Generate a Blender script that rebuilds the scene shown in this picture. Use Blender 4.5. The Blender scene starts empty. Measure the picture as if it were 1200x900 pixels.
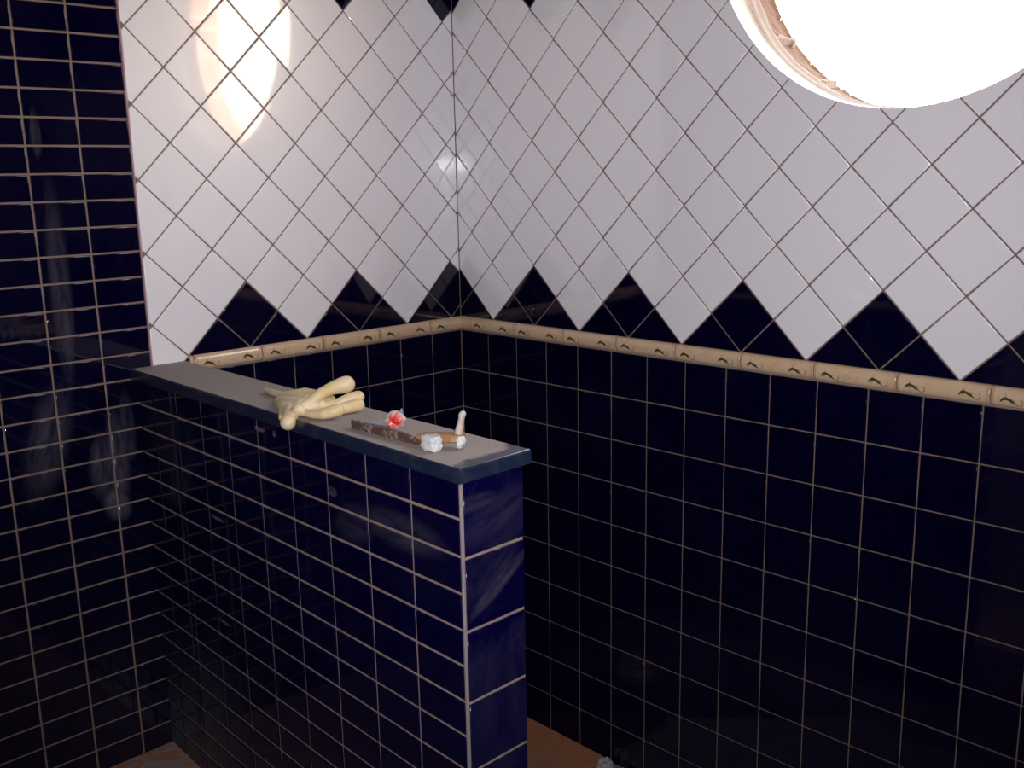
import bpy, bmesh, math, random
from mathutils import Vector, Matrix, noise
random.seed(7)
S = 0.14                       # one wall tile (m); all layout below is in tiles
ZF = 7.82                      # raised floor lies this many tiles below the border's foot
def W(x, y, z): return Vector((x*S, y*S, (z+ZF)*S))
sc = bpy.context.scene
col = sc.collection

# ------------------------------------------------------------------ materials
def new_mat(name):
    m = bpy.data.materials.new(name); m.use_nodes = True
    nt = m.node_tree; b = nt.nodes['Principled BSDF']
    return m, nt, b
def N(nt, t, **kw):
    n = nt.nodes.new(t)
    for k, v in kw.items():
        if k.startswith('i_'):
            n.inputs[k[2:].replace('_', ' ')].default_value = v
        else: setattr(n, k, v)
    return n
def L(nt, a, b): nt.links.new(a, b)
def ramp(nt, src, stops):
    r = nt.nodes.new('ShaderNodeValToRGB')
    while len(r.color_ramp.elements) < len(stops): r.color_ramp.elements.new(0.5)
    for e, (p, c) in zip(r.color_ramp.elements, stops):
        e.position = p; e.color = (*c, 1) if len(c) == 3 else c
    L(nt, src, r.inputs[0]); return r.outputs[0]
def objco(nt): return nt.nodes.new('ShaderNodeTexCoord').outputs['Object']
def nz(nt, co, scale, detail=4, rough=.55, dist=0):
    n = N(nt, 'ShaderNodeTexNoise', i_Scale=scale, i_Detail=detail, i_Roughness=rough, i_Distortion=dist)
    L(nt, co, n.inputs['Vector']); return n.outputs['Fac']
def mth(nt, op, a, b=None, clamp=False):
    n = nt.nodes.new('ShaderNodeMath'); n.operation = op; n.use_clamp = clamp
    for i, v in enumerate((a, b)):
        if v is None: continue
        if isinstance(v, (int, float)): n.inputs[i].default_value = v
        else: L(nt, v, n.inputs[i])
    return n.outputs[0]
def mixc(nt, f, a, b):
    n = nt.nodes.new('ShaderNodeMix'); n.data_type = 'RGBA'
    if isinstance(f, (int, float)): n.inputs[0].default_value = f
    else: L(nt, f, n.inputs[0])
    for i, v in ((6, a), (7, b)):
        if isinstance(v, tuple): n.inputs[i].default_value = (*v, 1)
        else: L(nt, v, n.inputs[i])
    return n.outputs[2]
def bump(nt, b, h, strength, dist=0.001):
    n = N(nt, 'ShaderNodeBump', i_Strength=strength, i_Distance=dist)
    L(nt, h, n.inputs['Height']); L(nt, n.outputs[0], b.inputs['Normal'])

def smear_mask(nt, co, blobs, stretch=None):
    """dried-on dust: soft-edged wiped patches, each (centre, dirA, halfA, dirB, halfB, strength)"""
    tot = None
    for (c, da, ra, db, rb, st) in blobs:
        sub = nt.nodes.new('ShaderNodeVectorMath'); sub.operation = 'SUBTRACT'
        L(nt, co, sub.inputs[0]); sub.inputs[1].default_value = c
        comps = []
        for d, r in ((da, ra), (db, rb)):
            dt = nt.nodes.new('ShaderNodeVectorMath'); dt.operation = 'DOT_PRODUCT'
            L(nt, sub.outputs[0], dt.inputs[0]); dt.inputs[1].default_value = Vector(d).normalized()
            comps.append(mth(nt, 'DIVIDE', dt.outputs['Value'], r*S))
        cx = nt.nodes.new('ShaderNodeCombineXYZ'); L(nt, comps[0], cx.inputs[0]); L(nt, comps[1], cx.inputs[1])
        # wiping streaks run along dirA
        mp = N(nt, 'ShaderNodeMapping'); mp.inputs['Scale'].default_value = (ra*.5, rb*2.6, 1)
        L(nt, cx.outputs[0], mp.inputs[0])
        s = nz(nt, mp.outputs[0], 2.2, 5, .7, .4)
        q = mth(nt, 'SQRT', mth(nt, 'ADD', mth(nt, 'POWER', mth(nt, 'ABSOLUTE', comps[0]), 2), mth(nt, 'POWER', mth(nt, 'ABSOLUTE', comps[1]), 2)))
        q = mth(nt, 'ADD', q, mth(nt, 'MULTIPLY', mth(nt, 'SUBTRACT', s, .5), 1.1))
        mr = N(nt, 'ShaderNodeMapRange', interpolation_type='SMOOTHSTEP'); mr.inputs['From Min'].default_value = 1.0; mr.inputs['From Max'].default_value = .45
        L(nt, q, mr.inputs['Value'])
        v = mth(nt, 'MULTIPLY', mr.outputs[0], mth(nt, 'MULTIPLY', mth(nt, 'MULTIPLY', mth(nt, 'SUBTRACT', s, .30), 2.6, True), st))
        tot = v if tot is None else mth(nt, 'MAXIMUM', tot, v)
    return tot
def blue_tile(name, blobs=(), film=.02, k=1.0, ior=1.5):
    m, nt, b = new_mat(name); co = objco(nt)
    base = mixc(nt, nz(nt, co, 9, 3), (.0006*k, .0003*k, .0085*k), (.0011*k, .0006*k, .016*k))
    f = mth(nt, 'MULTIPLY', ramp(nt, nz(nt, co, 3.2, 8, .7, .8), [(.45, (0,0,0)), (.8, (1,1,1))]), film)
    speck = mth(nt, 'MULTIPLY', ramp(nt, nz(nt, co, 170, 2, .6), [(.76, (0,0,0)), (.80, (1,1,1))]), .35)
    f = mth(nt, 'MAXIMUM', f, speck)
    if blobs: f = mth(nt, 'MAXIMUM', f, smear_mask(nt, co, blobs))
    L(nt, mixc(nt, f, base, (.14, .13, .16)), b.inputs['Base Color'])
    L(nt, mth(nt, 'ADD', mth(nt, 'MULTIPLY', f, .5), .045), b.inputs['Roughness'])
    b.inputs['IOR'].default_value = ior
    return m
def white_tile():
    m, nt, b = new_mat('white_glaze'); co = objco(nt)
    c = mixc(nt, nz(nt, co, 2.5, 3), (.76, .725, .735), (.80, .765, .77))
    st = ramp(nt, nz(nt, co, 6, 6, .7, .6), [(.62, (0,0,0)), (.8, (1,1,1))])
    L(nt, mixc(nt, mth(nt, 'MULTIPLY', st, .18), c, (.55, .47, .44)), b.inputs['Base Color'])
    b.inputs['Roughness'].default_value = .30; b.inputs['IOR'].default_value = 1.5      # thin dust haze under a clear glaze
    b.inputs['Coat Weight'].default_value = 1.0; b.inputs['Coat IOR'].default_value = 1.62
    L(nt, mth(nt, 'ADD', mth(nt, 'MULTIPLY', nz(nt, co, 14, 3), .03), .035), b.inputs['Coat Roughness'])
    return m
def grout_mat():
    m, nt, b = new_mat('grout'); co = objco(nt)
    L(nt, mixc(nt, nz(nt, co, 6, 4), (.145, .092, .072), (.205, .142, .116)), b.inputs['Base Color'])
    b.inputs['Roughness'].default_value = .8
    return m
M_WHITE, M_GROUT = white_tile(), grout_mat()
dz, dy = (0, 0, 1), (0, 1, 0)
M_BLUE_R = blue_tile('blue_glaze', [(W(5.7, 0, -7.3), (1, 0, .4), .9, (-.4, 0, 1), .5, .12)])
ANG = .006
def LWp(u, z): return W(-u*math.sin(ANG), -u*math.cos(ANG), z)
M_BLUE_L = blue_tile('blue_glaze_dusty', [
    (LWp(9.0, -1.45), (0, .05, 1), 1.15, (0, 1, 0), .28, .50),
    (LWp(9.32, -1.55), (0, -.35, 1), .75, (0, 1, 0), .30, .42),
    (LWp(9.1, -2.35), (0, .35, 1), .42, (0, 1, 0), .34, .62),
    (LWp(10.25, -.9), (0, .35, 1), 1.35, (0, 1, -.3), .48, .34),
    (LWp(9.72, 1.9), (0, 0, 1), 2.3, (0, 1, 0), .24, .30),
    (LWp(9.85, 4.7), (0, .3, 1), .5, (0, 1, 0), .12, .3),
    (LWp(8.75, -.9), (0, .2, 1), .9, (0, 1, 0), .2, .26)], film=.03)
XE = 10.027
def yf(x): return -8.44 - .044*x
hd = (1, -.044, 0)
def HFp(x, z): return W(x, yf(x), z)
M_BLUE_P = blue_tile('blue_glaze_splashed', [
    (HFp(8.75, -.80), (1, -.05, -.1), 1.2, dz, .34, .24),
    (HFp(7.6, -1.0), (1, 0, -.5), .6, dz, .45, .17),
    (HFp(7.05, -.64), hd, .16, dz, .10, .5),
    (HFp(4.94, -.08), hd, .21, dz, .055, 1.3), (HFp(5.41, -.07), hd, .07, dz, .07, 1.1),
    (HFp(3.08, -2.05), hd, .36, dz, .045, 1.2), (HFp(3.02, -4.06), hd, .31, dz, .045, 1.1)], film=.035, k=1.5, ior=1.36)
EY0, EY1 = yf(XE), -7.825
M_BLUE_E = blue_tile('blue_glaze_wiped_lit', [
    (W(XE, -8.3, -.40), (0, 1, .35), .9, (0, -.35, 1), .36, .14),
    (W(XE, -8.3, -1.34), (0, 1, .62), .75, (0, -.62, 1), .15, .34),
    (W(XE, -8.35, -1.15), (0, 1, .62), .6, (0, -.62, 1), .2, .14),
    (W(XE, -8.65, -.15), (0, 1, .2), .5, dz, .15, .2)], film=.16, k=2.1)  # dust smears; base glaze lightened to carry the stronger flash on this face

def simple(name, c1, c2, scale, rough=.7, bs=0, bscale=60, spec=.5):
    m, nt, b = new_mat(name); co = objco(nt)
    L(nt, mixc(nt, ramp(nt, nz(nt, co, scale, 6, .65), [(.35, (0,0,0)), (.65, (1,1,1))]), c1, c2), b.inputs['Base Color'])
    b.inputs['Roughness'].default_value = rough; b.inputs['Specular IOR Level'].default_value = spec
    if bs: bump(nt, b, nz(nt, co, bscale, 6, .7), bs, .002)
    return m
def listello_mat():
    m, nt, b = new_mat('listello_glaze'); co = objco(nt)
    c = mixc(nt, nz(nt, co, 16, 5, .7), (.64, .42, .24), (.50, .39, .27))
    rust = ramp(nt, nz(nt, co, 30, 6, .75, .5), [(.5, (0,0,0)), (.72, (1,1,1))])
    c = mixc(nt, mth(nt, 'MULTIPLY', rust, .5), c, (.50, .24, .11))
    dots = ramp(nt, nz(nt, co, 210, 1, .5), [(.72, (0,0,0)), (.76, (1,1,1))])
    c = mixc(nt, mth(nt, 'MULTIPLY', dots, .6), c, (.25, .13, .06))
    L(nt, c, b.inputs['Base Color']); b.inputs['Roughness'].default_value = .14
    bump(nt, b, nz(nt, co, 70, 4), .25, .001)
    return m
M_LIST = listello_mat()
M_NODE = simple('listello_node', (.42, .25, .14), (.50, .36, .24), 60, .2)
M_MOTIF = simple('lizard_glaze', (.035, .028, .010), (.085, .070, .022), 60, .3)
M_MOTIF2 = simple('lizard_tail_glaze', (.05, .03, .02), (.10, .05, .03), 60, .3)
def marble():
    m, nt, b = new_mat('mottled_marble'); co = objco(nt)
    c = mixc(nt, nz(nt, co, 8, 6, .7), (.24, .18, .15), (.37, .32, .29))
    p = ramp(nt, nz(nt, co, 24, 4, .6, .5), [(.47, (0,0,0)), (.57, (1,1,1))])
    c = mixc(nt, mth(nt, 'MULTIPLY', p, .85), c, (.38, .13, .055))
    L(nt, c, b.inputs['Base Color']); b.inputs['Roughness'].default_value = .3
    return m
M_MARBLE = marble()
M_CONC = simple('bare_screed', (.20, .17, .15), (.30, .27, .24), 12, .9, .6)
M_PAINT = simple('grey_plaster', (.42, .40, .40), (.48, .46, .45), 3, .8, .2)
M_CEIL = simple('white_ceiling_paint', (.66, .65, .64), (.70, .69, .68), 3, .85)

# ------------------------------------------------------------------ mesh helpers
class MB:
    def __init__(s): s.v = []; s.f = []; s.m = []; s.sm = []
    def face(s, pts, mi=0, smooth=False):
        k = len(s.v); s.v += [tuple(p) for p in pts]; s.f.append(tuple(range(k, k+len(pts)))); s.m.append(mi); s.sm.append(smooth)
    def grid(s, rows, mi=0, smooth=True, closed=False, mif=None):
        k = len(s.v); n = len(rows[0])
        for r in rows: s.v += [tuple(p) for p in r]
        for i in range(len(rows)-1):
            for j in range(n if closed else n-1):
                a, b_ = k+i*n+j, k+i*n+(j+1) % n
                s.f.append((a, b_, b_+n, a+n)); s.m.append(mif(i, j) if mif else mi); s.sm.append(smooth)
    def build(s, name, mats, parent=None, merge=0.0):
        me = bpy.data.meshes.new(name); me.from_pydata(s.v, [], s.f)
        for m in (mats if isinstance(mats, (list, tuple)) else [mats]): me.materials.append(m)
        me.polygons.foreach_set('material_index', s.m); me.polygons.foreach_set('use_smooth', s.sm)
        if merge:
            bm = bmesh.new(); bm.from_mesh(me); bmesh.ops.remove_doubles(bm, verts=bm.verts, dist=merge)
            bm.to_mesh(me); bm.free()
        me.update()
        o = bpy.data.objects.new(name, me); col.objects.link(o)
        if parent is not None: o.parent = parent
        return o
def struct(o): o['kind'] = 'structure'; return o
def tag(o, label, cat, group=None):
    o['label'] = label; o['category'] = cat
    if group: o['group'] = group
    return o
def empty(name, loc):
    o = bpy.data.objects.new(name, None); o.location = loc; o.empty_display_size = .05; col.objects.link(o); return o
def rel(o, root):                       # keep world place when parented to an Empty
    o.data.transform(Matrix.Translation(-Vector(root.location))); o.parent = root; return o

class Frame:                            # a wall plane: (u, v, height off the plane) in tiles
    def __init__(s, o, u, n): s.o = Vector(o); s.u = Vector(u).normalized(); s.n = Vector(n).normalized(); s.flip = s.u.cross(Vector((0,0,1))).dot(s.n) < 0
    def p(s, u, v, h=0):
        q = s.o + s.u*u + s.n*h; return W(q.x, q.y, q.z+v)
def clip(poly, a, b, c):                # keep a*u+b*v<=c
    out = []
    for i in range(len(poly)):
        p, q = poly[i], poly[(i+1) % len(poly)]
        dp, dq = a*p[0]+b*p[1]-c, a*q[0]+b*q[1]-c
        if dp <= 0: out.append(p)
        if (dp < 0 < dq) or (dq < 0 < dp):
            t = dp/(dp-dq); out.append((p[0]+(q[0]-p[0])*t, p[1]+(q[1]-p[1])*t))
    res = []
    for p in out:
        if not res or math.hypot(p[0]-res[-1][0], p[1]-res[-1][1]) > 1e-5: res.append(p)
    if len(res) > 1 and math.hypot(res[0][0]-res[-1][0], res[0][1]-res[-1][1]) < 1e-5: res.pop()
    return res
def area(p): return .5*sum(p[i][0]*p[(i+1) % len(p)][1]-p[(i+1) % len(p)][0]*p[i][1] for i in range(len(p))) if len(p) > 2 else 0
def cliprect(poly, u0, u1, v0, v1):
    for a, b, c in ((-1,0,-u0), (1,0,u1), (0,-1,-v0), (0,1,v1)):
        if len(poly) < 3: return []
        poly = clip(poly, a, b, c)
    return poly
def inset(poly, d):
    if area(poly) < 0: poly = poly[::-1]
    out = list(poly)
    for i in range(len(poly)):
        p, q = poly[i], poly[(i+1) % len(poly)]
        ex, ey = q[0]-p[0], q[1]-p[1]; l = math.hypot(ex, ey)
        if l < 1e-6: continue
        nx, ny = ey/l, -ex/l            # outward for CCW
        out = clip(out, nx, ny, nx*p[0]+ny*p[1]-d)
        if len(out) < 3: return []
    return out
GAP, H, BV = .024, .020, .016
def tile(mb, fr, poly, mi, gap=GAP, h=H, bv=BV, tilt=.0028, hole=None):
    poly = inset(poly, gap/2)
    if len(poly) < 3 or area(poly) < .004: return
    cu = sum(p[0] for p in poly)/len(poly); cv = sum(p[1] for p in poly)/len(poly)
    tu, tv = random.gauss(0, tilt), random.gauss(0, tilt)
    def P(p, hh, t=1): return fr.p(p[0], p[1], hh + t*((p[0]-cu)*tu+(p[1]-cv)*tv))
    if hole:
        (hx, hz, R) = hole
        if max(math.hypot(p[0]-hx, p[1]-hz) for p in poly) < R: return
        seg = 96; near = False
        pieces = []
        inside = all(True for _ in poly)
        dmin = min(_segd(hx, hz, poly[i], poly[(i+1) % len(poly)]) for i in range(len(poly)))
        if dmin < R or _pin(hx, hz, poly):
            for k in range(seg):
                a0, a1 = 2*math.pi*k/seg, 2*math.pi*(k+1)/seg
                w = clip(poly, math.sin(a0), -math.cos(a0), math.sin(a0)*hx-math.cos(a0)*hz)
                if len(w) < 3: continue
                w = clip(w, -math.sin(a1), math.cos(a1), -math.sin(a1)*hx+math.cos(a1)*hz)
                if len(w) < 3: continue
                am = (a0+a1)/2; rr = (R+.002*math.sin(k*2.3))*math.cos((a1-a0)/2)
                w = clip(w, -math.cos(am), -math.sin(am), -(math.cos(am)*hx+math.sin(am)*hz+rr))
                if len(w) < 3 or area(w) < 1e-6: continue
                top = [P(p, h) for p in w]; bot = [P(p, -.03, 0) for p in w]
                if fr.flip: top = top[::-1]; bot = bot[::-1]
                mb.face(top, mi)
                for i in range(len(w)):
                    j = (i+1) % len(w); mb.face([bot[i], bot[j], top[j], top[i]], mi)
            return
    rings = [(0, -.006), (0, h-bv), (.12*bv, h-.62*bv), (.38*bv, h-.29*bv), (.68*bv, h-.07*bv), (bv, h)]
    polys = []
    for ins, hh in rings:
        q = inset(poly, ins) if ins else poly
        if len(q) != len(poly): return _flat(mb, fr, poly, mi, h, P)
        # keep vertex order aligned
        q = _align(poly, q); polys.append([P(p, hh) for p in q])
    if fr.flip: polys = [list(reversed(r)) for r in polys]
    mb.grid(polys, mi, True, True)
    k = len(mb.v)-len(polys[-1]); mb.f.append(tuple(range(k, len(mb.v)))); mb.m.append(mi); mb.sm.append(False)
def _flat(mb, fr, poly, mi, h, P):
    top = [P(p, h) for p in poly]; bot = [P(p, -.006, 0) for p in poly]
    if fr.flip: top = top[::-1]; bot = bot[::-1]
    mb.face(top, mi)
    for i in range(len(top)):
        j = (i+1) % len(top); mb.face([bot[i], bot[j], top[j], top[i]], mi)
def _align(ref, q):
    best = min(range(len(q)), key=lambda s: sum(math.hypot(ref[i][0]-q[(i+s) % len(q)][0], ref[i][1]-q[(i+s) % len(q)][1]) for i in range(len(q))))
    return [q[(i+best) % len(q)] for i in range(len(q))]
def _segd(x, y, a, b):
    dx, dy_ = b[0]-a[0], b[1]-a[1]; t = max(0, min(1, ((x-a[0])*dx+(y-a[1])*dy_)/(dx*dx+dy_*dy_)))
    return math.hypot(a[0]+t*dx-x, a[1]+t*dy_-y)
def _pin(x, y, poly):
    return all((poly[(i+1) % len(poly)][0]-poly[i][0])*(y-poly[i][1])-(poly[(i+1) % len(poly)][1]-poly[i][1])*(x-poly[i][0]) >= 0 for i in range(len(poly)))
def rect(u0, u1, v0, v1): return [(u0, v0), (u1, v0), (u1, v1), (u0, v1)]

# ------------------------------------------------------------------ layout numbers
HD = .7033; ZB = .3428; ZC = 13.0
HOLE = (11.212, 8.572, 3.793); DEP = 1.8
XMAX, YMIN = 27.0, -26.0
FR = Frame((0, 0, 0), (1, 0, 0), (0, -1, 0))
FL = Frame((0, 0, 0), (-math.sin(ANG), -math.cos(ANG), 0), (math.cos(ANG), -math.sin(ANG), 0))
TOPB = ZB + 12*HD                       # foot of the upper border

def diamonds(mb, fr, c0, u0, u1, hole=None, white_after=None, vlow=ZB):
    """diagonal field between the borders; c0 = u of a blue peak, HD = half diagonal"""
    cn = int((u1-u0)/HD)+12
    for c in range(-cn, cn+1):
        for kk in range(-3, 15):
            if (c + kk) % 2: continue   # centres: u=c0+c*HD, v=ZB+kk*HD
            u, v = c0+c*HD, ZB+kk*HD
            dm = [(u, v-HD), (u+HD, v), (u, v+HD), (u-HD, v)]
            # kk==0 -> half tiles on the border; kk==1, c%4==0 -> full blue diamond
            low = (kk <= 0) or (kk == 1 and c % 4 == 1-1+0 and False)
            blue = False
            if kk == 0: blue = (c % 2 == 0)
            if kk <= 0: blue = True
            pass
            if fr is FR or True:
                # columns: c%4==0 -> peak column
                if kk == 1: blue = (c % 4 == PK)
                elif kk == 11: blue = (c % 4 == PK)
                elif kk <= 0 or kk >= 12: blue = True
                else: blue = False
            p = cliprect(dm, u0, u1, vlow, TOPB)
            if white_after is not None and u > white_after and kk <= 1: blue = False
            if len(p) < 3: continue
            tile(mb, fr, p, 2 if not blue else 1, gap=.026, hole=hole, tilt=.0042)
PK = 1 % 4
# lattice: a full blue diamond has its centre one half-diagonal above the border -> centres need c+1 even
def diamond_field(mb, fr, cpeak, u0, u1, **kw):
    # shift so that column index c=1 (mod 4) is the peak column
    diamonds(mb, fr, cpeak-HD, u0, u1, **kw)

def squares(mb, fr, us, vs, mi, shear=0, gap=GAP, hole=None, u0=None, u1=None, v0=None, v1=None):
    for i in range(len(us)-1):
        for j in range(len(vs)-1):
            a, b = us[i], us[i+1]
            p = [(a, vs[j]-shear*a), (b, vs[j]-shear*b), (b, vs[j+1]-shear*b), (a, vs[j+1]-shear*a)]
            if v1 is not None: p = clip(p, 0, 1, v1)
            if len(p) > 2: tile(mb, fr, p, mi, gap=gap, hole=hole)

def plane_with_hole(mb, fr, u0, u1, v0, v1, hole, h, mi=0, flip=False):
    hx, hz, R = hole
    angs = sorted([2*math.pi*k/128-math.pi for k in range(128)] + [math.atan2(v-hz, u-hx) for u in (u0, u1) for v in (v0, v1)])
    def outer(a):
        c, s_ = math.cos(a), math.sin(a); t = 1e9
        if c > 1e-9: t = min(t, (u1-hx)/c)
        if c < -1e-9: t = min(t, (u0-hx)/c)
        if s_ > 1e-9: t = min(t, (v1-hz)/s_)
        if s_ < -1e-9: t = min(t, (v0-hz)/s_)
        return (hx+t*c, hz+t*s_)
    for i in range(len(angs)):
        a, b = angs[i], angs[(i+1) % len(angs)]
        ia, ib = (hx+R*math.cos(a), hz+R*math.sin(a)), (hx+R*math.cos(b), hz+R*math.sin(b))
        q = [fr.p(*ia, h), fr.p(*outer(a), h), fr.p(*outer(b), h), fr.p(*ib, h)]
        mb.face(q[::-1] if flip else q, mi)

# ------------------------------------------------------------------ right wall (with the round opening)
mb = MB()
plane_with_hole(mb, FR, -2.2, XMAX+2, -10.3, ZC+.6, (HOLE[0], HOLE[1], HOLE[2]+.004), 0, 0)
plane_with_hole(mb, FR, -2.2, XMAX+2, -10.3, ZC+.6, (HOLE[0], HOLE[1], HOLE[2]+.14), -DEP, 3, flip=True)
RT, X0 = .9884, 1.0061
us = [.02]+[X0+i*RT for i in range(0, 27)]
us = [u for u in us if u < XMAX]+[XMAX]
squares(mb, FR, us, [-10+j for j in range(0, 11)], 1)
diamond_field(mb, FR, 8.2423, .012, XMAX, hole=HOLE)
squares(mb, FR, us, [TOPB+.33+j for j in range(0, 6)], 1, hole=HOLE, v1=ZC-.01)
wall_right = struct(mb.build('wall_right', [M_GROUT, M_BLUE_R, M_WHITE, M_CONC]))

# ------------------------------------------------------------------ left wall
mb = MB()
def quad(mb, fr, u0, u1, v0, v1, h=0, mi=0):
    q = [fr.p(u0, v0, h), fr.p(u1, v0, h), fr.p(u1, v1, h), fr.p(u0, v1, h)]
    mb.face(q, mi)
quad(mb, FL, -.5, 27, -10.3, ZC+.6)
quad(mb, FL, -.5, 27, -10.3, ZC+.6, -1.2, 0)
UE = 8.134                              # edge of the plain blue strip
ul = [.015]+[.9626+i*.985 for i in range(0, 8)]
ul = [u for u in ul if u < UE-.2]+[UE]
squares(mb, FL, ul, [-10+j for j in range(0, 11)], 1)
diamond_field(mb, FL, .3103, .012, UE-.012, white_after=7.34+.2, vlow=.0)
squares(mb, FL, ul, [TOPB+.33+j for j in range(0, 6)], 1, v1=ZC-.01)
un = [UE+i*.9494 for i in range(0, 20)]
vn = sorted([-.4392-.4933*r for r in range(-27, 16)])
vn[0] = -7.85
squares(mb, FL, un, vn, 3, gap=.036, v1=ZC-.01)
wall_left = struct(mb.build('wall_left', [M_GROUT, M_BLUE_L, M_WHITE, M_BLUE_L]))

# pale grout bead that finishes the blue strip against the white field
mb = MB()
q = [(UE-.022, 0), (UE-.014, .036), (UE+.012, .038), (UE+.020, 0)]
mb.grid([[FL.p(u, v, h) for (u, h) in q] for v in (.12, ZC-.05)], 0, False)
M_BEAD = simple('lilac_edge_bead', (.30, .17, .20), (.42, .26, .27), 10, .5)
struct(mb.build('trim_3', M_BEAD))

# ------------------------------------------------------------------ listello border
def listello(name, fr, nodes, u0, u1, ends, z0=.026, z1=.350, motif=True):
    mb = MB(); zc, hr = (z0+z1)/2, (z1-z0)/2; PR = .105
    def pt(u, a, r=1.0, off=0):         # a: -90..90 deg around the half-round section
        ca, sa = math.cos(math.radians(a)), math.sin(math.radians(a))
        if -50 < a < 35: pass
        return fr.p(u, zc+hr*r*sa, .012+PR*r*(max(ca, 0)**.8)+off*ca)
    A = [-90, -80, -68, -55, -40, -25, -10, 5, 20, 35, 50, 65, 78, 90]
    def prof(u, r): return [pt(u, a, r) for a in (A[::-1] if fr.flip else A)]
    U = [u0]
    for n_ in nodes:
        if u0 < n_ < u1: U.append(n_)
    U.append(u1)
    for i in range(len(U)-1):
        a, b = U[i], U[i+1]; g = .006
        hasA, hasB = a != u0, b != u1
        rows = []; mm = []
        st = [(a+(g if hasA else 0), .90)]
        if hasA: st += [(a+g+.006, 1.02), (a+.035, 1.05), (a+.06, 1.02), (a+.09, 1.0)]
        n = 10
        lo = a+(.09 if hasA else 0); hi = b-(.09 if hasB else 0)
        for k in range(0 if not hasA else 1, n): st.append((lo+(hi-lo)*k/n, 1.0+.012*noise.noise(Vector((k+i*7.1, i, 2)))))
        if hasB: st += [(b-.09, 1.0), (b-.06, 1.02), (b-.035, 1.05), (b-g-.006, 1.02), (b-g, .90)]
        else: st.append((b, 1.0))
        st.sort()
        rows = [prof(u, r) for u, r in st]
        if fr.flip: pass
        mids = [(st[k][0]+st[k+1][0])/2 for k in range(len(st)-1)]
        mb.grid(rows, 0, True, mif=lambda k, j: 1 if ((hasA and mids[k] < a+.05) or (hasB and mids[k] > b-.05)) else 0)
        if not hasA and ends[0]: mb.face(rows[0], 0)
        if not hasB and ends[1]: mb.face(rows[-1], 0)
    # narrow back bed, flush to the wall
    mb.face([fr.p(u0, z0-.012, .02), fr.p(u1, z0-.012, .02), fr.p(u1, z0+.03, .035), fr.p(u0, z0+.03, .035)], 2)
    if motif:
        def stroke(pts, w, mi, us_):
            # pts (du, angle), w half widths
            rows = []
            for k, (du, a) in enumerate(pts):
                k0, k1 = max(k-1, 0), min(k+1, len(pts)-1)
                dx = pts[k1][0]-pts[k0][0]; dyv = (pts[k1][1]-pts[k0][1])*.0022
                l = math.hypot(dx, dyv) or 1; nx, ny = -dyv/l, dx/l
                ww = w[k]
                rows.append([pt(us_+du+nx*ww*q, a+ny*ww*q/.0022, 1.0, .004+.004*(1-q*q)) for q in (-1, 0, 1)])
            mb.grid(rows, mi, True)
        full = nodes
        for i in range(len(full)-1):
            a, b = full[i], full[i+1]
            for t, fl in ((.20, 0), (.78, 1)):
                c = a+(b-a)*t
                if not (u0+.2 < c < u1-.2): continue
                s_ = -1 if fr.flip else 1
                sg = 1 if fr is FR else -1
                j = random.uniform(-4, 4)
                def Q(l): return [(sg*x*1.0, y+j) for x, y in l]
                stroke(Q([(-.155, -22), (-.12, -4), (-.08, 2), (-.03, -2), (.02, -10), (.06, -20), (.09, -30)]), [.006, .017, .022, .017, .022, .013, .006], 3, c)
                stroke(Q([(.07, -24), (.11, -36), (.145, -38), (.175, -28), (.19, -10), (.175, 4)]), [.006, .005, .005, .005, .005, .004], 4, c)
                stroke(Q([(-.075, 0), (-.065, 16), (-.085, 30)]), [.006, .005, .003], 4, c)
                stroke(Q([(-.12, -4), (-.165, -14)]), [.005, .003], 4, c)
                stroke(Q([(-.10, 0), (-.09, -24)]), [.006, .004], 3, c)
                stroke(Q([(.03, -12), (.01, -30)]), [.006, .003], 3, c)
                stroke(Q([(.04, -14), (.075, 2)]), [.006, .003], 3, c)
    return mb
M_BEDG = simple('pale_bedding', (.40, .38, .34), (.30, .27, .24), 20, .8)
nR = [.46+1.567*i for i in range(-1, 18)]
mbx = listello('trim_1', FR, nR, .03, XMAX-.1, (0, 1))
struct(mbx.build('trim_1', [M_LIST, M_NODE, M_BEDG, M_MOTIF, M_MOTIF2]))
nL = [1.07+1.55*i for i in range(-1, 6)]
mbx = listello('trim_2', FL, nL, .03, 7.36, (0, 1))
struct(mbx.build('trim_2', [M_LIST, M_NODE, M_BEDG, M_MOTIF, M_MOTIF2]))

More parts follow.
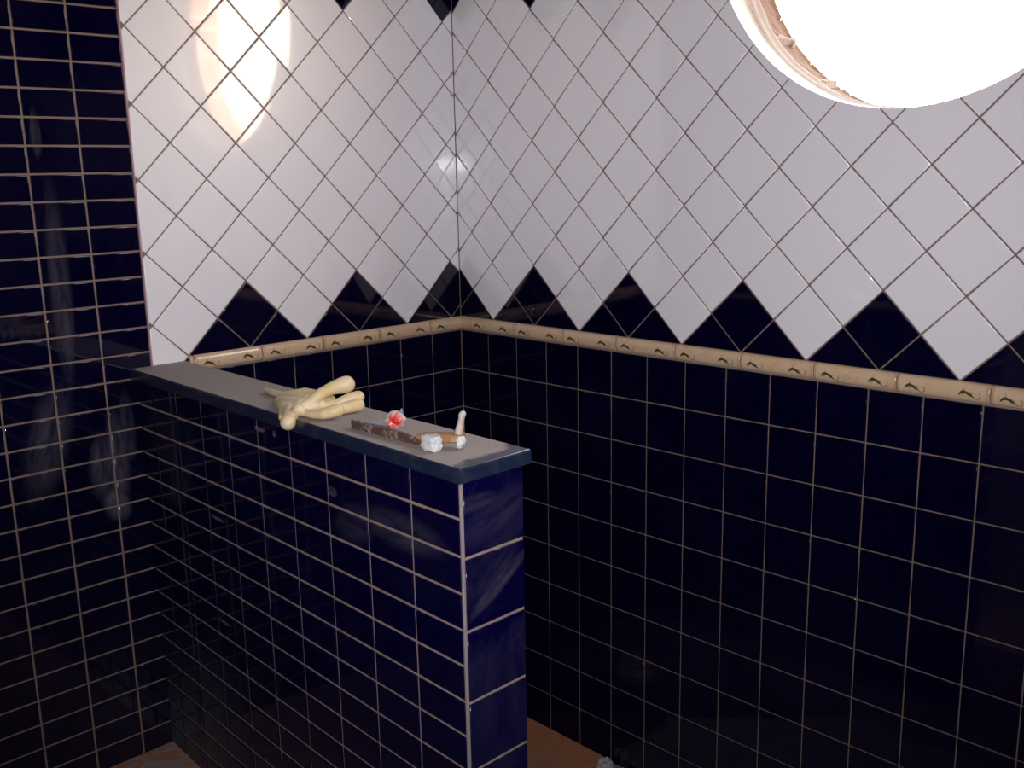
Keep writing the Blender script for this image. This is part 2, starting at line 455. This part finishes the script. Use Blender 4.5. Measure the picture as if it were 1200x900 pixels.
# ------------------------------------------------------------------ round opening: plaster and broken brick reveal
mb = MB(); NT, NS = 480, 44
def fr_n(*a): return noise.noise(Vector(a))
hx, hz, R = HOLE
def mortar(th):
    return min(abs(((math.degrees(th)+129+180*8) % 19.0)-0), 19-abs(((math.degrees(th)+129+180*8) % 19.0)))
def edgeb(th):
    c, s_ = math.cos(th)*3, math.sin(th)*3
    return .56+.08*fr_n(c*1.2, s_*1.2, 0)+.07*fr_n(c*4, s_*4, 3)+.03*fr_n(c*12, s_*12, 9)
def edget(th):
    c, s_ = math.cos(th)*3, math.sin(th)*3
    return .955+.04*fr_n(c*2, s_*2, 20)+.02*fr_n(c*8, s_*8, 30)
rows = []; idx = []
for i in range(NS+1):
    s_ = i/NS; row = []; ir = []
    for j in range(NT):
        th = 2*math.pi*j/NT
        b_, t_ = edgeb(th), edget(th)
        mo = mortar(th)
        brick = b_ < s_ < t_ and mo > 1.0+.8*fr_n(th*30, s_*6, 1)
        q = (math.cos(th)*8, math.sin(th)*8, s_*5)
        r = R + .012*fr_n(*q) + .010*math.sin(s_*42+3*fr_n(q[0]*.3, q[1]*.3, 5))*(s_ < b_)
        if brick: r += .10+.02*fr_n(q[0]*3, q[1]*3, q[2]*3)
        elif s_ >= t_: r += .06
        else: r -= .02*max(0, s_-.1)
        if i == 0: r = R
        row.append(W(hx+r*math.cos(th), s_*DEP, hz+r*math.sin(th))); ir.append(1 if brick else (2 if s_ >= t_ else 0))
    rows.append(row); idx.append(ir)
mb.grid(rows, 0, True, True, mif=lambda i, j: idx[i][j] if i < NS else 2)
def reveal_mat():
    m, nt, b = new_mat('reveal_plaster'); co = objco(nt)
    mp = N(nt, 'ShaderNodeMapping'); mp.inputs['Scale'].default_value = (3, 60, 3); L(nt, co, mp.inputs[0])
    st = nz(nt, mp.outputs[0], 1.6, 6, .75)
    c = mixc(nt, ramp(nt, st, [(.35, (0,0,0)), (.7, (1,1,1))]), (.135, .095, .075), (.20, .168, .148))
    pits = ramp(nt, nz(nt, mp.outputs[0], 5, 5, .8), [(.66, (0,0,0)), (.73, (1,1,1))])
    c = mixc(nt, mth(nt, 'MULTIPLY', pits, .6), c, (.34, .20, .12))
    sx = nt.nodes.new('ShaderNodeSeparateXYZ'); L(nt, co, sx.inputs[0])     # fresh white plaster round the inner rim
    rim = ramp(nt, mth(nt, 'ADD', mth(nt, 'DIVIDE', sx.outputs[1], S*DEP), mth(nt, 'MULTIPLY', mth(nt, 'SUBTRACT', nz(nt, co, 9, 4), .5), .12)), [(.20, (1,1,1)), (.27, (0,0,0))])
    c = mixc(nt, rim, c, (.42, .40, .36))
    L(nt, c, b.inputs['Base Color']); b.inputs['Roughness'].default_value = .85
    bump(nt, b, st, .8, .006)
    return m
M_BRICK = simple('fired_brick', (.085, .042, .026), (.11, .060, .038), 18, .9, .8, 90)
M_SUNLIT_EDGE = simple('painted_sunlit_edge', (.86, .72, .46), (.9, .82, .62), 20, .9)  # outer plaster edge, its sunlit yellow glow put into the colour
win = struct(mb.build('window_1', [reveal_mat(), M_BRICK, M_SUNLIT_EDGE]))

# ------------------------------------------------------------------ floors, far walls, ceiling
mb = MB()
def box(mb, x0, x1, y0, y1, z0, z1, mi=0):
    p = [W(x, y, z) for z in (z0, z1) for y in (y0, y1) for x in (x0, x1)]
    for f in ((0,2,3,1), (4,5,7,6), (0,1,5,4), (2,6,7,3), (0,4,6,2), (1,3,7,5)): mb.face([p[i] for i in f], mi)
# raised marble floor in front of the partition
def prism(mb, pts, z0, z1, mi=0, mtop=None):
    b0 = [W(x, y, z0) for x, y in pts]; t0 = [W(x, y, z1) for x, y in pts]
    mb.face(b0[::-1], mi); mb.face(t0, mi if mtop is None else mtop)
    for i in range(len(pts)):
        j = (i+1) % len(pts); mb.face([b0[i], b0[j], t0[j], t0[i]], mi)
ptsF = [(-2, YMIN-1), (XMAX+1, YMIN-1), (XMAX+1, -7.84), (XE+.2, -7.84), (XE, yf(XE)+.05), (-2, yf(-2)+.05)]
prism(mb, ptsF, -10.4, -ZF, 0)
struct(mb.build('floor', M_MARBLE))
mb = MB(); prism(mb, [(-2, -9), (XMAX+1, -9), (XMAX+1, .5), (-2, .5)], -10.6, -10.12)
struct(mb.build('floor_sunken', M_CONC))
mb = MB(); box(mb, -3, XMAX+2, YMIN-2, DEP, ZC, ZC+.5)
struct(mb.build('ceiling', M_CEIL))
mb = MB(); box(mb, XMAX, XMAX+1, YMIN-2, DEP, -10.6, ZC+.2)
struct(mb.build('wall_far_side', M_PAINT))
mb = MB(); box(mb, -3, XMAX+2, YMIN-1, YMIN, -10.6, ZC+.2)
struct(mb.build('wall_near', M_PAINT))

# ------------------------------------------------------------------ tiled partition (half-height wall)
FP = Frame((XE, yf(XE), .014*XE), (-1, .044, 0), (-.044, -1, 0))
FE = Frame((XE, yf(XE), .014*XE), (0, 1, 0), (1, 0, 0))
mb = MB()
xw = -.35
core = [(xw, yf(xw)+.0), (XE, yf(XE)), (XE, EY1), (xw+.04, -7.56)]
b0 = [W(x, y, -10.2) for x, y in core]; t0 = [W(x, y, .04+.011*x) for x, y in core]
mb.face(t0, 0)
for i in range(4):
    j = (i+1) % 4; mb.face([b0[i], b0[j], t0[j], t0[i]], 0)
cs = [.018]+[1.042*i for i in range(1, 10)]+[10.13]
rws = sorted([-.463-.494*r for r in range(0, 15)])+[.02]
rws.insert(0, -8.0)
# shear keeps the rows parallel to the slightly rising coping
for i in range(len(cs)-1):
    for j in range(len(rws)-1):
        a, b_ = cs[i], cs[i+1]
        p = [(a, rws[j]-.014*a), (b_, rws[j]-.014*b_), (b_, rws[j+1]-.014*b_), (a, rws[j+1]-.014*a)]
        tile(mb, FP, p, 1, gap=.040)
we = EY1-yf(XE)
ev = [-8.1]+[-.985-.988*i for i in range(6, -1, -1)]+[.035]
for j in range(len(ev)-1):
    tile(mb, FE, rect(.016, we+.026, ev[j], ev[j+1]), 2, gap=.04)
# back face towards the sunken side
FB = Frame((XE, EY1, .014*XE), (-1, .027, 0), (.027, 1, 0))
for i in range(10):
    for j in range(10): tile(mb, FB, rect(i*1.0, i*1.0+1.0, -1-j, -j), 1)
# pale corner joint
def corner_strip(z0, z1):
    prof = [(-.002, -.004), (.002, -.021), (.012, -.022), (.021, -.014), (.020, .004)]
    mb.grid([[W(XE+a_, yf(XE)+b_, z) for a_, b_ in prof] for z in (z0, z1)], 3, False)
corner_strip(-8.0, .13)
M_CORNER = simple('corner_joint_grout', (.17, .15, .155), (.24, .21, .21), 25, .6)
M_GROUT_P = simple('partition_grout', (.20, .14, .12), (.28, .205, .175), 6, .8)  # lighter grout tone for the partition joints
partition = struct(mb.build('wall_partition', [M_GROUT_P, M_BLUE_P, M_BLUE_E, M_CORNER]))

# ------------------------------------------------------------------ slate coping
def slate():
    m, nt, b = new_mat('dusty_slate'); co = objco(nt)
    geo = nt.nodes.new('ShaderNodeNewGeometry')
    sx = nt.nodes.new('ShaderNodeSeparateXYZ'); L(nt, co, sx.inputs[0])
    sn = nt.nodes.new('ShaderNodeSeparateXYZ'); L(nt, geo.outputs['True Normal'], sn.inputs[0])
    stone = mixc(nt, nz(nt, co, 14, 6, .7), (.006, .010, .026), (.014, .022, .048))
    dust = mixc(nt, nz(nt, co, 9, 7, .7, .4), (.25, .205, .18), (.32, .27, .245))
    # cement dust lies on top; the free end has been wiped
    x = mth(nt, 'DIVIDE', sx.outputs[0], S)
    y = mth(nt, 'DIVIDE', sx.outputs[1], S)
    wob = mth(nt, 'MULTIPLY', mth(nt, 'SUBTRACT', nz(nt, co, 14, 5, .7), .5), .55)
    e1 = N(nt, 'ShaderNodeMapRange', interpolation_type='SMOOTHSTEP'); e1.inputs['From Min'].default_value = 9.90; e1.inputs['From Max'].default_value = 9.78
    L(nt, mth(nt, 'ADD', x, wob), e1.inputs['Value'])
    # far corner is wiped too
    e2 = N(nt, 'ShaderNodeMapRange', interpolation_type='SMOOTHSTEP'); e2.inputs['From Min'].default_value = 1.78; e2.inputs['From Max'].default_value = 1.66
    L(nt, mth(nt, 'ADD', mth(nt, 'ADD', mth(nt, 'MULTIPLY', mth(nt, 'SUBTRACT', x, 8.4), .9), mth(nt, 'ADD', y, 8.3)), wob), e2.inputs['Value'])
    f = mth(nt, 'MULTIPLY', mth(nt, 'MULTIPLY', e1.outputs[0], e2.outputs[0]), .93)
    up = mth(nt, 'GREATER_THAN', sn.outputs[2], .9)
    f = mth(nt, 'MULTIPLY', f, up)
    film = mth(nt, 'MULTIPLY', ramp(nt, nz(nt, co, 22, 6, .75), [(.5, (0,0,0)), (.9, (1,1,1))]), .10)
    f = mth(nt, 'MAXIMUM', f, film)
    streak = ramp(nt, nz(nt, co, 26, 3, .5, 1.5), [(.6, (0,0,0)), (.75, (1,1,1))])
    dustc = mixc(nt, mth(nt, 'MULTIPLY', streak, .3), dust, (.22, .18, .17))
    L(nt, mixc(nt, f, stone, dustc), b.inputs['Base Color'])
    L(nt, mth(nt, 'ADD', mth(nt, 'MULTIPLY', f, .6), .22), b.inputs['Roughness'])
    return m
mb = MB()
def zc_bot(x): return .050+.0105*x
def zc_top(x): return .262+.0085*x
cf = lambda x: yf(x)-.075-.006*x*0
ci = [(-.04, -8.575), (XE+.045, yf(XE)-.05), (XE+.045, -7.69), (-.03, -7.43)]
rows = []
def insetp(pts, d):
    return inset(pts, d) if d else pts
base_ = ci if area(ci) > 0 else ci[::-1]
for d, k in ((.0, 'b'), (0, 'm'), (.008, 't1'), (.022, 't')):
    q = _align(base_, inset(base_, d)) if d else base_
    row = []
    for x, y in q:
        zt = zc_top(x); zz = {'b': zc_bot(x), 'm': zt-.03, 't1': zt-.008, 't': zt}[k]
        row.append(W(x, y, zz))
    rows.append(row)
mb.grid(rows, 0, False, True)
mb.face(rows[-1], 0); mb.face(rows[0][::-1], 0)
cap = mb.build('coping_slab', slate())
tag(cap, 'long dark blue-grey slate coping slab covered in dust on top of the half-height tiled wall', 'ledge')
def ztop(x): return zc_top(x)

# ------------------------------------------------------------------ rubber glove
G = Vector((.16, -.08, .02))            # the coping's items sit on the slab as measured
def blobmesh(name, chains, voxel, smooth, mat, disp=0):
    bm = bmesh.new()
    for ch in chains:
        for k in range(len(ch)-1):
            (p0, r0), (p1, r1) = ch[k], ch[k+1]
            p0, p1 = Vector(p0), Vector(p1); n = max(2, int((p1-p0).length/(.35*min(r0, r1)))+1)
            for i in range(n+1):
                t = i/n; r = r0+(r1-r0)*t
                c = p0.lerp(p1, t)
                bmesh.ops.create_icosphere(bm, subdivisions=2, radius=r*S, matrix=Matrix.Translation(W(*(c+G))))
    me = bpy.data.meshes.new(name); bm.to_mesh(me); bm.free()
    o = bpy.data.objects.new(name, me); col.objects.link(o)
    m = o.modifiers.new('r', 'REMESH'); m.mode = 'VOXEL'; m.voxel_size = voxel; m.use_smooth_shade = True
    m2 = o.modifiers.new('s', 'SMOOTH'); m2.iterations = smooth; m2.factor = .5
    dg = bpy.context.evaluated_depsgraph_get(); ev_ = o.evaluated_get(dg)
    me2 = bpy.data.meshes.new_from_object(ev_); o.modifiers.clear(); old = o.data; o.data = me2; bpy.data.meshes.remove(old)
    me2.name = name; me2.materials.clear(); me2.materials.append(mat)
    for p in me2.polygons: p.use_smooth = True
    return o
def rubber():
    m, nt, b = new_mat('latex'); co = objco(nt)
    c = mixc(nt, ramp(nt, nz(nt, co, 16, 3), [(.35, (0,0,0)), (.65, (1,1,1))]), (.56, .41, .19), (.62, .50, .32))
    L(nt, c, b.inputs['Base Color']); b.inputs['Roughness'].default_value = .5
    b.inputs['Subsurface Weight'].default_value = .15; b.inputs['Subsurface Radius'].default_value = (.01, .006, .003); b.inputs['Subsurface Scale'].default_value = .4
    bump(nt, b, nz(nt, co, 90, 4), .2, .002)
    return m
Zc = .29
chains = [
 # long cuff corner running out to a point at the left
 [((3.96, -7.97, .322), .045), ((4.25, -8.02, .335), .06), ((4.6, -8.05, .345), .065), ((5.2, -8.05, .40), .09)],
 # palm fan
 [((4.7, -8.02, .37), .055), ((5.0, -7.86, .44), .06), ((5.4, -7.83, .43), .07), ((5.75, -7.86, .40), .08)],
 [((4.75, -8.12, .37), .07), ((5.2, -8.10, .41), .10), ((5.6, -8.05, .44), .12), ((5.9, -7.98, .40), .10)],
 [((4.85, -8.22, .36), .07), ((5.3, -8.27, .41), .11), ((5.75, -8.28, .44), .12), ((5.95, -8.2, .40), .10)],
 [((5.0, -8.36, .36), .07), ((5.4, -8.42, .40), .10), ((5.8, -8.42, .42), .12), ((6.0, -8.35, .38), .10)],
 [((5.25, -8.5, .34), .06), ((5.55, -8.57, .36), .08), ((5.85, -8.55, .38), .10)],
 [((4.75, -8.12, .36), .055), ((5.1, -8.38, .345), .055), ((5.5, -8.60, .33), .06), ((5.75, -8.74, .28), .075)],
 [((5.05, -8.25, .365), .09), ((5.45, -8.38, .37), .11), ((5.75, -8.52, .35), .12)],
 [((5.2, -8.42, .35), .08), ((5.55, -8.54, .35), .10), ((5.85, -8.68, .31), .12)],
 # drooping bulb over the front edge
 [((5.62, -8.52, .36), .11), ((5.78, -8.62, .34), .12), ((5.92, -8.72, .30), .125), ((5.98, -8.80, .25), .125)],
 [((5.95, -8.60, .41), .09), ((6.02, -8.64, .42), .10)],
 # raised long finger with the swollen tip
 [((5.95, -8.58, .42), .075), ((5.98, -8.40, .48), .085), ((5.94, -8.17, .58), .095), ((5.96, -7.95, .64), .11), ((5.99, -7.80, .66), .135), ((6.01, -7.74, .665), .145)],
 # second finger, behind
 [((6.0, -8.15, .40), .07), ((6.15, -7.98, .44), .08), ((6.21, -7.84, .485), .095), ((6.27, -7.71, .50), .105)],
 # third
 [((6.25, -8.35, .37), .07), ((6.36, -8.12, .39), .085), ((6.40, -7.96, .41), .10), ((6.42, -7.82, .415), .105)],
 # fourth, nearest
 [((6.0, -8.56, .37), .06), ((6.25, -8.52, .37), .075), ((6.42, -8.45, .39), .09), ((6.50, -8.35, .42), .10), ((6.54, -8.27, .435), .10)],
 # web between third and fourth
 [((5.95, -8.42, .38), .08), ((6.15, -8.36, .36), .06), ((6.3, -8.3, .345), .05)],
 [((6.0, -8.5, .36), .06), ((6.3, -8.42, .34), .045), ((6.4, -8.25, .345), .045)],
]
glove = blobmesh('rubber_glove', chains, .0020, 22, rubber())
tag(glove, 'crumpled pale yellow rubber glove lying on the dusty slate coping', 'glove')

# ------------------------------------------------------------------ plaster-caked hand tool
M_BAR = None
def caked(name, c_in, c_pl, thr, scale=45):
    m, nt, b = new_mat(name); co = objco(nt)
    n_ = ramp(nt, nz(nt, co, scale, 6, .75, .3), [(thr-.06, (0,0,0)), (thr+.06, (1,1,1))])
    L(nt, mixc(nt, n_, c_in, c_pl), b.inputs['Base Color']); b.inputs['Roughness'].default_value = .75
    bump(nt, b, nz(nt, co, 120, 5), .3, .002)
    return m
M_RUST = caked('rusty_metal_with_plaster', (.075, .035, .022), (.32, .28, .24), .58, 55)
M_PLAST = caked('dried_plaster', (.16, .15, .14), (.50, .50, .48), .46, 30)
M_WOOD = caked('stained_wood', (.25, .12, .045), (.38, .27, .17), .62, 60)
M_PEG = caked('plaster_dusted_wood', (.34, .23, .16), (.44, .38, .33), .42, 70)
root = empty('hand_tool', W(8.9, -8.4, ztop(8.9)))
tag(root, 'plaster-caked hand tool with long rusty bar and upright peg on the slate coping', 'tool')
def bar_mesh(pts, w, hh, jag=.0):
    mb = MB(); rows = []
    n = len(pts)
    for k, p in enumerate(pts):
        p = Vector(p); a = Vector(pts[max(k-1, 0)]); b_ = Vector(pts[min(k+1, n-1)])
        d = (b_-a); d.z = 0; d.normalize(); sd = Vector((-d.y, d.x, 0))
        ww = (w[k] if isinstance(w, (list, tuple)) else w)*(1+random.uniform(-jag, jag)); h_ = (hh[k] if isinstance(hh, (list, tuple)) else hh)*(1+random.uniform(-jag, jag))
        rows.append([W(*(p+sd*ww*a_+Vector((0,0,1))*h_*b__)) for a_, b__ in ((-1,-.8), (-.8,-1), (.8,-1), (1,-.8), (1,.8), (.8,1), (-.8,1), (-1,.8))])
    mb.grid(rows, 0, False, True); mb.face(rows[0][::-1]); mb.face(rows[-1]); return mb
def lerp_pts(a, b, n): return [tuple(a[i]+(b[i]-a[i])*k/n for i in range(3)) for k in range(n+1)]
def zc(x, h): return ztop(x)+h
p0 = (7.31, -8.53, zc(7.31, .058)); p1 = (8.84, -8.54, zc(8.84, .06))
o = bar_mesh(lerp_pts(p0, p1, 16), .028, [.062]*13+[.055, .05, .045, .04], .10).build('bar', M_RUST); rel(o, root)
o = bar_mesh(lerp_pts((8.78, -8.54, zc(8.86, .115)), (9.36, -8.21, zc(9.36, .135)), 8), [.035, .05, .07, .075, .075, .075, .075, .075, .065], [.03, .05, .06, .06, .06, .06, .055, .05, .045], .05).build('wooden_block', M_WOOD); rel(o, root)
def lump(pos, rx, ry, rz, name, mat, seed, sub=3, rough=.25, box_=.5):
    bm = bmesh.new(); bmesh.ops.create_icosphere(bm, subdivisions=sub, radius=1)
    for v in bm.verts:
        d = v.co.normalized(); m_ = max(abs(d.x), abs(d.y), abs(d.z))
        r = (1-box_)+box_/m_*.82
        r *= 1+rough*noise.noise(d*1.7+Vector((seed, 0, 0)))+rough*.5*noise.noise(d*5+Vector((0, seed, 0)))
        v.co = Vector((d.x*r*rx, d.y*r*ry, d.z*r*rz))*S
    me = bpy.data.meshes.new(name); bm.to_mesh(me); bm.free()
    for p in me.polygons: p.use_smooth = False
    me.materials.append(mat); o = bpy.data.objects.new(name, me); col.objects.link(o)
    me.transform(Matrix.Translation(W(*pos))); return o
o = lump((9.13, -8.58, zc(9.13, .105)), .15, .115, .115, 'plaster_lump', M_PLAST, 3, rough=.13, box_=.97); rel(o, root)
o = lump((9.37, -8.28, zc(9.37, .088)), .05, .07, .09, 'plaster_lump', M_PLAST, 8, rough=.3, box_=.6); rel(o, root)
# peg: turned handle with a knob
mb = MB(); rows = []
for t, r in ((0, .075), (.05, .078), (.25, .068), (.5, .055), (.68, .05), (.76, .058), (.86, .062), (.94, .05), (.985, .028), (1, .004)):
    c = Vector((9.28, -8.24, zc(9.26, .17))).lerp(Vector((9.36, -8.22, zc(9.26, .50))), t)
    rows.append([W(c.x+r*.8*math.cos(a*math.pi/8), c.y+r*.8*math.sin(a*math.pi/8), c.z) for a in range(16)])
mb.grid(rows, 0, True, True); mb.face(rows[0][::-1]); rel(mb.build('peg', M_PEG), root)

# ------------------------------------------------------------------ crumpled red and white wrapper
def wrap_mat():
    m, nt, b = new_mat('printed_film'); co = objco(nt)
    sub = nt.nodes.new('ShaderNodeVectorMath'); sub.operation = 'DISTANCE'
    wx = N(nt, 'ShaderNodeTexNoise', i_Scale=40.0, i_Detail=3.0); L(nt, co, wx.inputs['Vector'])
    off = nt.nodes.new('ShaderNodeVectorMath'); off.operation = 'SCALE'; off.inputs['Scale'].default_value = .014; L(nt, wx.outputs['Color'], off.inputs[0])
    ad = nt.nodes.new('ShaderNodeVectorMath'); ad.operation = 'ADD'; L(nt, co, ad.inputs[0]); L(nt, off.outputs[0], ad.inputs[1])
    L(nt, ad.outputs[0], sub.inputs[0]); sub.inputs[1].default_value = W(7.83, -8.17, .43)-W(7.5, -8.0, ztop(7.5))+Vector((.007, .007, .007))
    c = ramp(nt, sub.outputs['Value'], [(0, (.55, .02, .02)), (.006, (.50, .02, .02)), (.011, (.62, .07, .06)), (.016, (.62, .22, .20)), (.024, (.50, .40, .37))])
    L(nt, c, b.inputs['Base Color']); b.inputs['Roughness'].default_value = .4
    return m
root = empty('crumpled_wrapper', W(7.5, -8.0, ztop(7.5)))
tag(root, 'small crumpled red and white wrapper on the slate coping behind the rusty bar', 'wrapper')
bm = bmesh.new(); bmesh.ops.create_icosphere(bm, subdivisions=3, radius=1)
for v in bm.verts:
    d = v.co.normalized()
    r = 1+.30*noise.noise(d*1.6+Vector((4, 1, 0)))+.30*abs(noise.noise(d*2.6+Vector((1, 7, 0))))
    # petal-like folds
    r *= 1-.28*max(0, noise.noise(d*3.4+Vector((9, 0, 2))))
    v.co = Vector((d.x*.135*r, d.y*.125*r, max(d.z, -.75)*.125*r))*S
me = bpy.data.meshes.new('crumpled_film'); bm.to_mesh(me); bm.free(); me.materials.append(wrap_mat())
me.transform(Matrix.Translation(W(7.72, -8.07, zc(7.7, .092))))
o = bpy.data.objects.new('crumpled_film', me); col.objects.link(o); rel(o, root)
M_FLAP = simple('grey_film', (.17, .19, .20), (.30, .31, .31), 60, .4)
mb = MB(); th_ = .008
tri = [(7.30, -8.25, .012), (7.66, -8.21, .02), (7.62, -7.88, .05), (7.52, -7.94, .075)]
top = [W(x, y, zc(x, h+th_)) for x, y, h in tri]; bot = [W(x, y, zc(x, h)) for x, y, h in tri]
mb.face([top[0], top[1], top[3]]); mb.face([top[1], top[2], top[3]]); mb.face([bot[1], bot[0], bot[3]]); mb.face([bot[2], bot[1], bot[3]])
for i in range(4):
    j = (i+1) % 4; mb.face([bot[i], bot[j], top[j], top[i]])
rel(mb.build('flap', M_FLAP), root)
mb = MB()
tri = [(7.54, -7.94, .02), (7.68, -7.88, .02), (7.65, -7.90, .22)]
top = [W(x, y-.01, zc(x, h)) for x, y, h in tri]; bot = [W(x, y+.01, zc(x, h)) for x, y, h in tri]
mb.face(top); mb.face(bot[::-1])
for i in range(3):
    j = (i+1) % 3; mb.face([bot[i], bot[j], top[j], top[i]])
rel(mb.build('folded_corner', M_FLAP), root)

# ------------------------------------------------------------------ ribbed clay board and rubble in the sunken side
def clay():
    m, nt, b = new_mat('fired_clay'); co = objco(nt)
    sx = nt.nodes.new('ShaderNodeSeparateXYZ'); L(nt, co, sx.inputs[0])
    c = mixc(nt, nz(nt, co, 22, 6, .7), (.25, .085, .038), (.31, .13, .06))
    dusty = ramp(nt, nz(nt, co, 7, 6, .7), [(.42, (0,0,0)), (.62, (1,1,1))])
    # mortar dust lies in the half towards the partition
    yy = N(nt, 'ShaderNodeMapRange'); yy.inputs['From Min'].default_value = -.6*S; yy.inputs['From Max'].default_value = -1.7*S
    L(nt, sx.outputs[1], yy.inputs['Value'])
    c = mixc(nt, mth(nt, 'MULTIPLY', mth(nt, 'ADD', mth(nt, 'MULTIPLY', dusty, .4), .4), yy.outputs[0]), c, (.17, .13, .105))
    L(nt, c, b.inputs['Base Color']); b.inputs['Roughness'].default_value = .9
    return m
mb = MB(); rows = []; x0, x1 = .4, 4.86
ys = []; nrib = 26
for k in range(nrib*4+1):
    y = -.06-2.3*k/(nrib*4); ph = k % 4
    ys.append((y, -9.90-(.05 if ph in (2, 3) else 0)))
prof = [(-.06, -10.1)]+ys+[(-2.36, -10.1)]
for i in range(25):
    x = x0+(x1-x0)*i/24
    rows.append([W(x+(.06*noise.noise(Vector((y*4, 0, 0))) if i == 24 else 0), y, z) for y, z in prof])
mb.grid(rows, 0, False); mb.face(rows[0]); mb.face(rows[-1][::-1]); mb.face([rows[0][0], rows[-1][0], rows[-1][-1], rows[0][-1]])
board = mb.build('clay_board', clay())
tag(board, 'reddish brown ribbed clay board lying on the sunken floor behind the half-height wall', 'board')
for (x, y, rx, ry, rz, sd_, lab) in ((5.02, -.28, .17, .20, .20, 2, 'pale plaster chunk touching the end of the ribbed clay board'), (5.55, -.22, .16, .14, .16, 5, 'small grey plaster chunk at the foot of the wall, farther from the clay board')):
    o = lump((x, y, -10.12+rz*.80), rx, ry, rz, 'plaster_chunk', M_PLAST2 if 'M_PLAST2' in globals() else simple('grey_plaster_rubble', (.30, .31, .27), (.42, .43, .38), 30, .9, .5), sd_, rough=.25, box_=.7)
    tag(o, lab, 'rubble', 'plaster chunks on the sunken floor')

# ------------------------------------------------------------------ light
wd = bpy.data.worlds.new('sky'); sc.world = wd; wd.use_nodes = True
bg = wd.node_tree.nodes['Background']; bg.inputs[0].default_value = (1.0, .97, .93, 1); bg.inputs[1].default_value = 14.0
wn = wd.node_tree; tc = wn.nodes.new('ShaderNodeTexCoord'); sz = wn.nodes.new('ShaderNodeSeparateXYZ'); wn.links.new(tc.outputs['Generated'], sz.inputs[0])
wn.links.new(ramp(wn, sz.outputs[2], [(0, (.05, .042, .035)), (.02, (1, .80, .56)), (.16, (1, .84, .62)), (.30, (.74, .74, .76))]), bg.inputs[0])
sun = bpy.data.lights.new('sun', 'SUN'); sun.energy = 260; sun.angle = math.radians(.6); sun.color = (1, .84, .62)
so = bpy.data.objects.new('sun', sun); col.objects.link(so)
so.rotation_euler = Vector((.90, -.115, -.40)).to_track_quat('-Z', 'Y').to_euler()
po = bpy.data.lights.new('window_portal', 'AREA'); po.shape = 'SQUARE'; po.size = 7.6*S; po.cycles.is_portal = True
pp = bpy.data.objects.new('window_portal', po); col.objects.link(pp)
pp.location = W(hx, DEP+.05, hz); pp.rotation_euler = Vector((0, -1, 0)).to_track_quat('-Z', 'Y').to_euler()

# ------------------------------------------------------------------ camera and its flash
cam = bpy.data.cameras.new('camera'); cam.sensor_fit = 'HORIZONTAL'; cam.sensor_width = 36; cam.lens = 1171.67*36/1200
co_ = bpy.data.objects.new('camera', cam); col.objects.link(co_); sc.camera = co_
yaw, pit, rol = .8010, -.2084, -.0200
fw = Vector((-math.sin(yaw)*math.cos(pit), math.cos(yaw)*math.cos(pit), math.sin(pit)))
rt = Vector((math.cos(yaw), math.sin(yaw), 0)); up = rt.cross(fw)
r2 = math.cos(rol)*rt+math.sin(rol)*up; u2 = -math.sin(rol)*rt+math.cos(rol)*up
Mx = Matrix((r2, u2, -fw)).transposed().to_4x4(); Mx.translation = W(18.9084, -16.5742, 3.8632)
co_.matrix_world = Mx; cam.clip_start = .02
fl = bpy.data.lights.new('camera_flash', 'SPOT'); fl.energy = 196; fl.shadow_soft_size = .012; fl.spot_size = math.radians(97); fl.spot_blend = 1.0; fl.color = (.93, .915, 1.0)
fo = bpy.data.objects.new('camera_flash', fl); col.objects.link(fo)
fo.matrix_world = Matrix((r2, u2, -fw)).transposed().to_4x4(); fo.matrix_world = Mx @ Matrix.Rotation(math.radians(7), 4, 'X')
fo.location = Mx.translation + u2*.05 + r2*.04

vs = sc.view_settings; vs.view_transform = 'Standard'; vs.look = 'None'; vs.exposure = 0; vs.gamma = 1; vs.use_curve_mapping = False
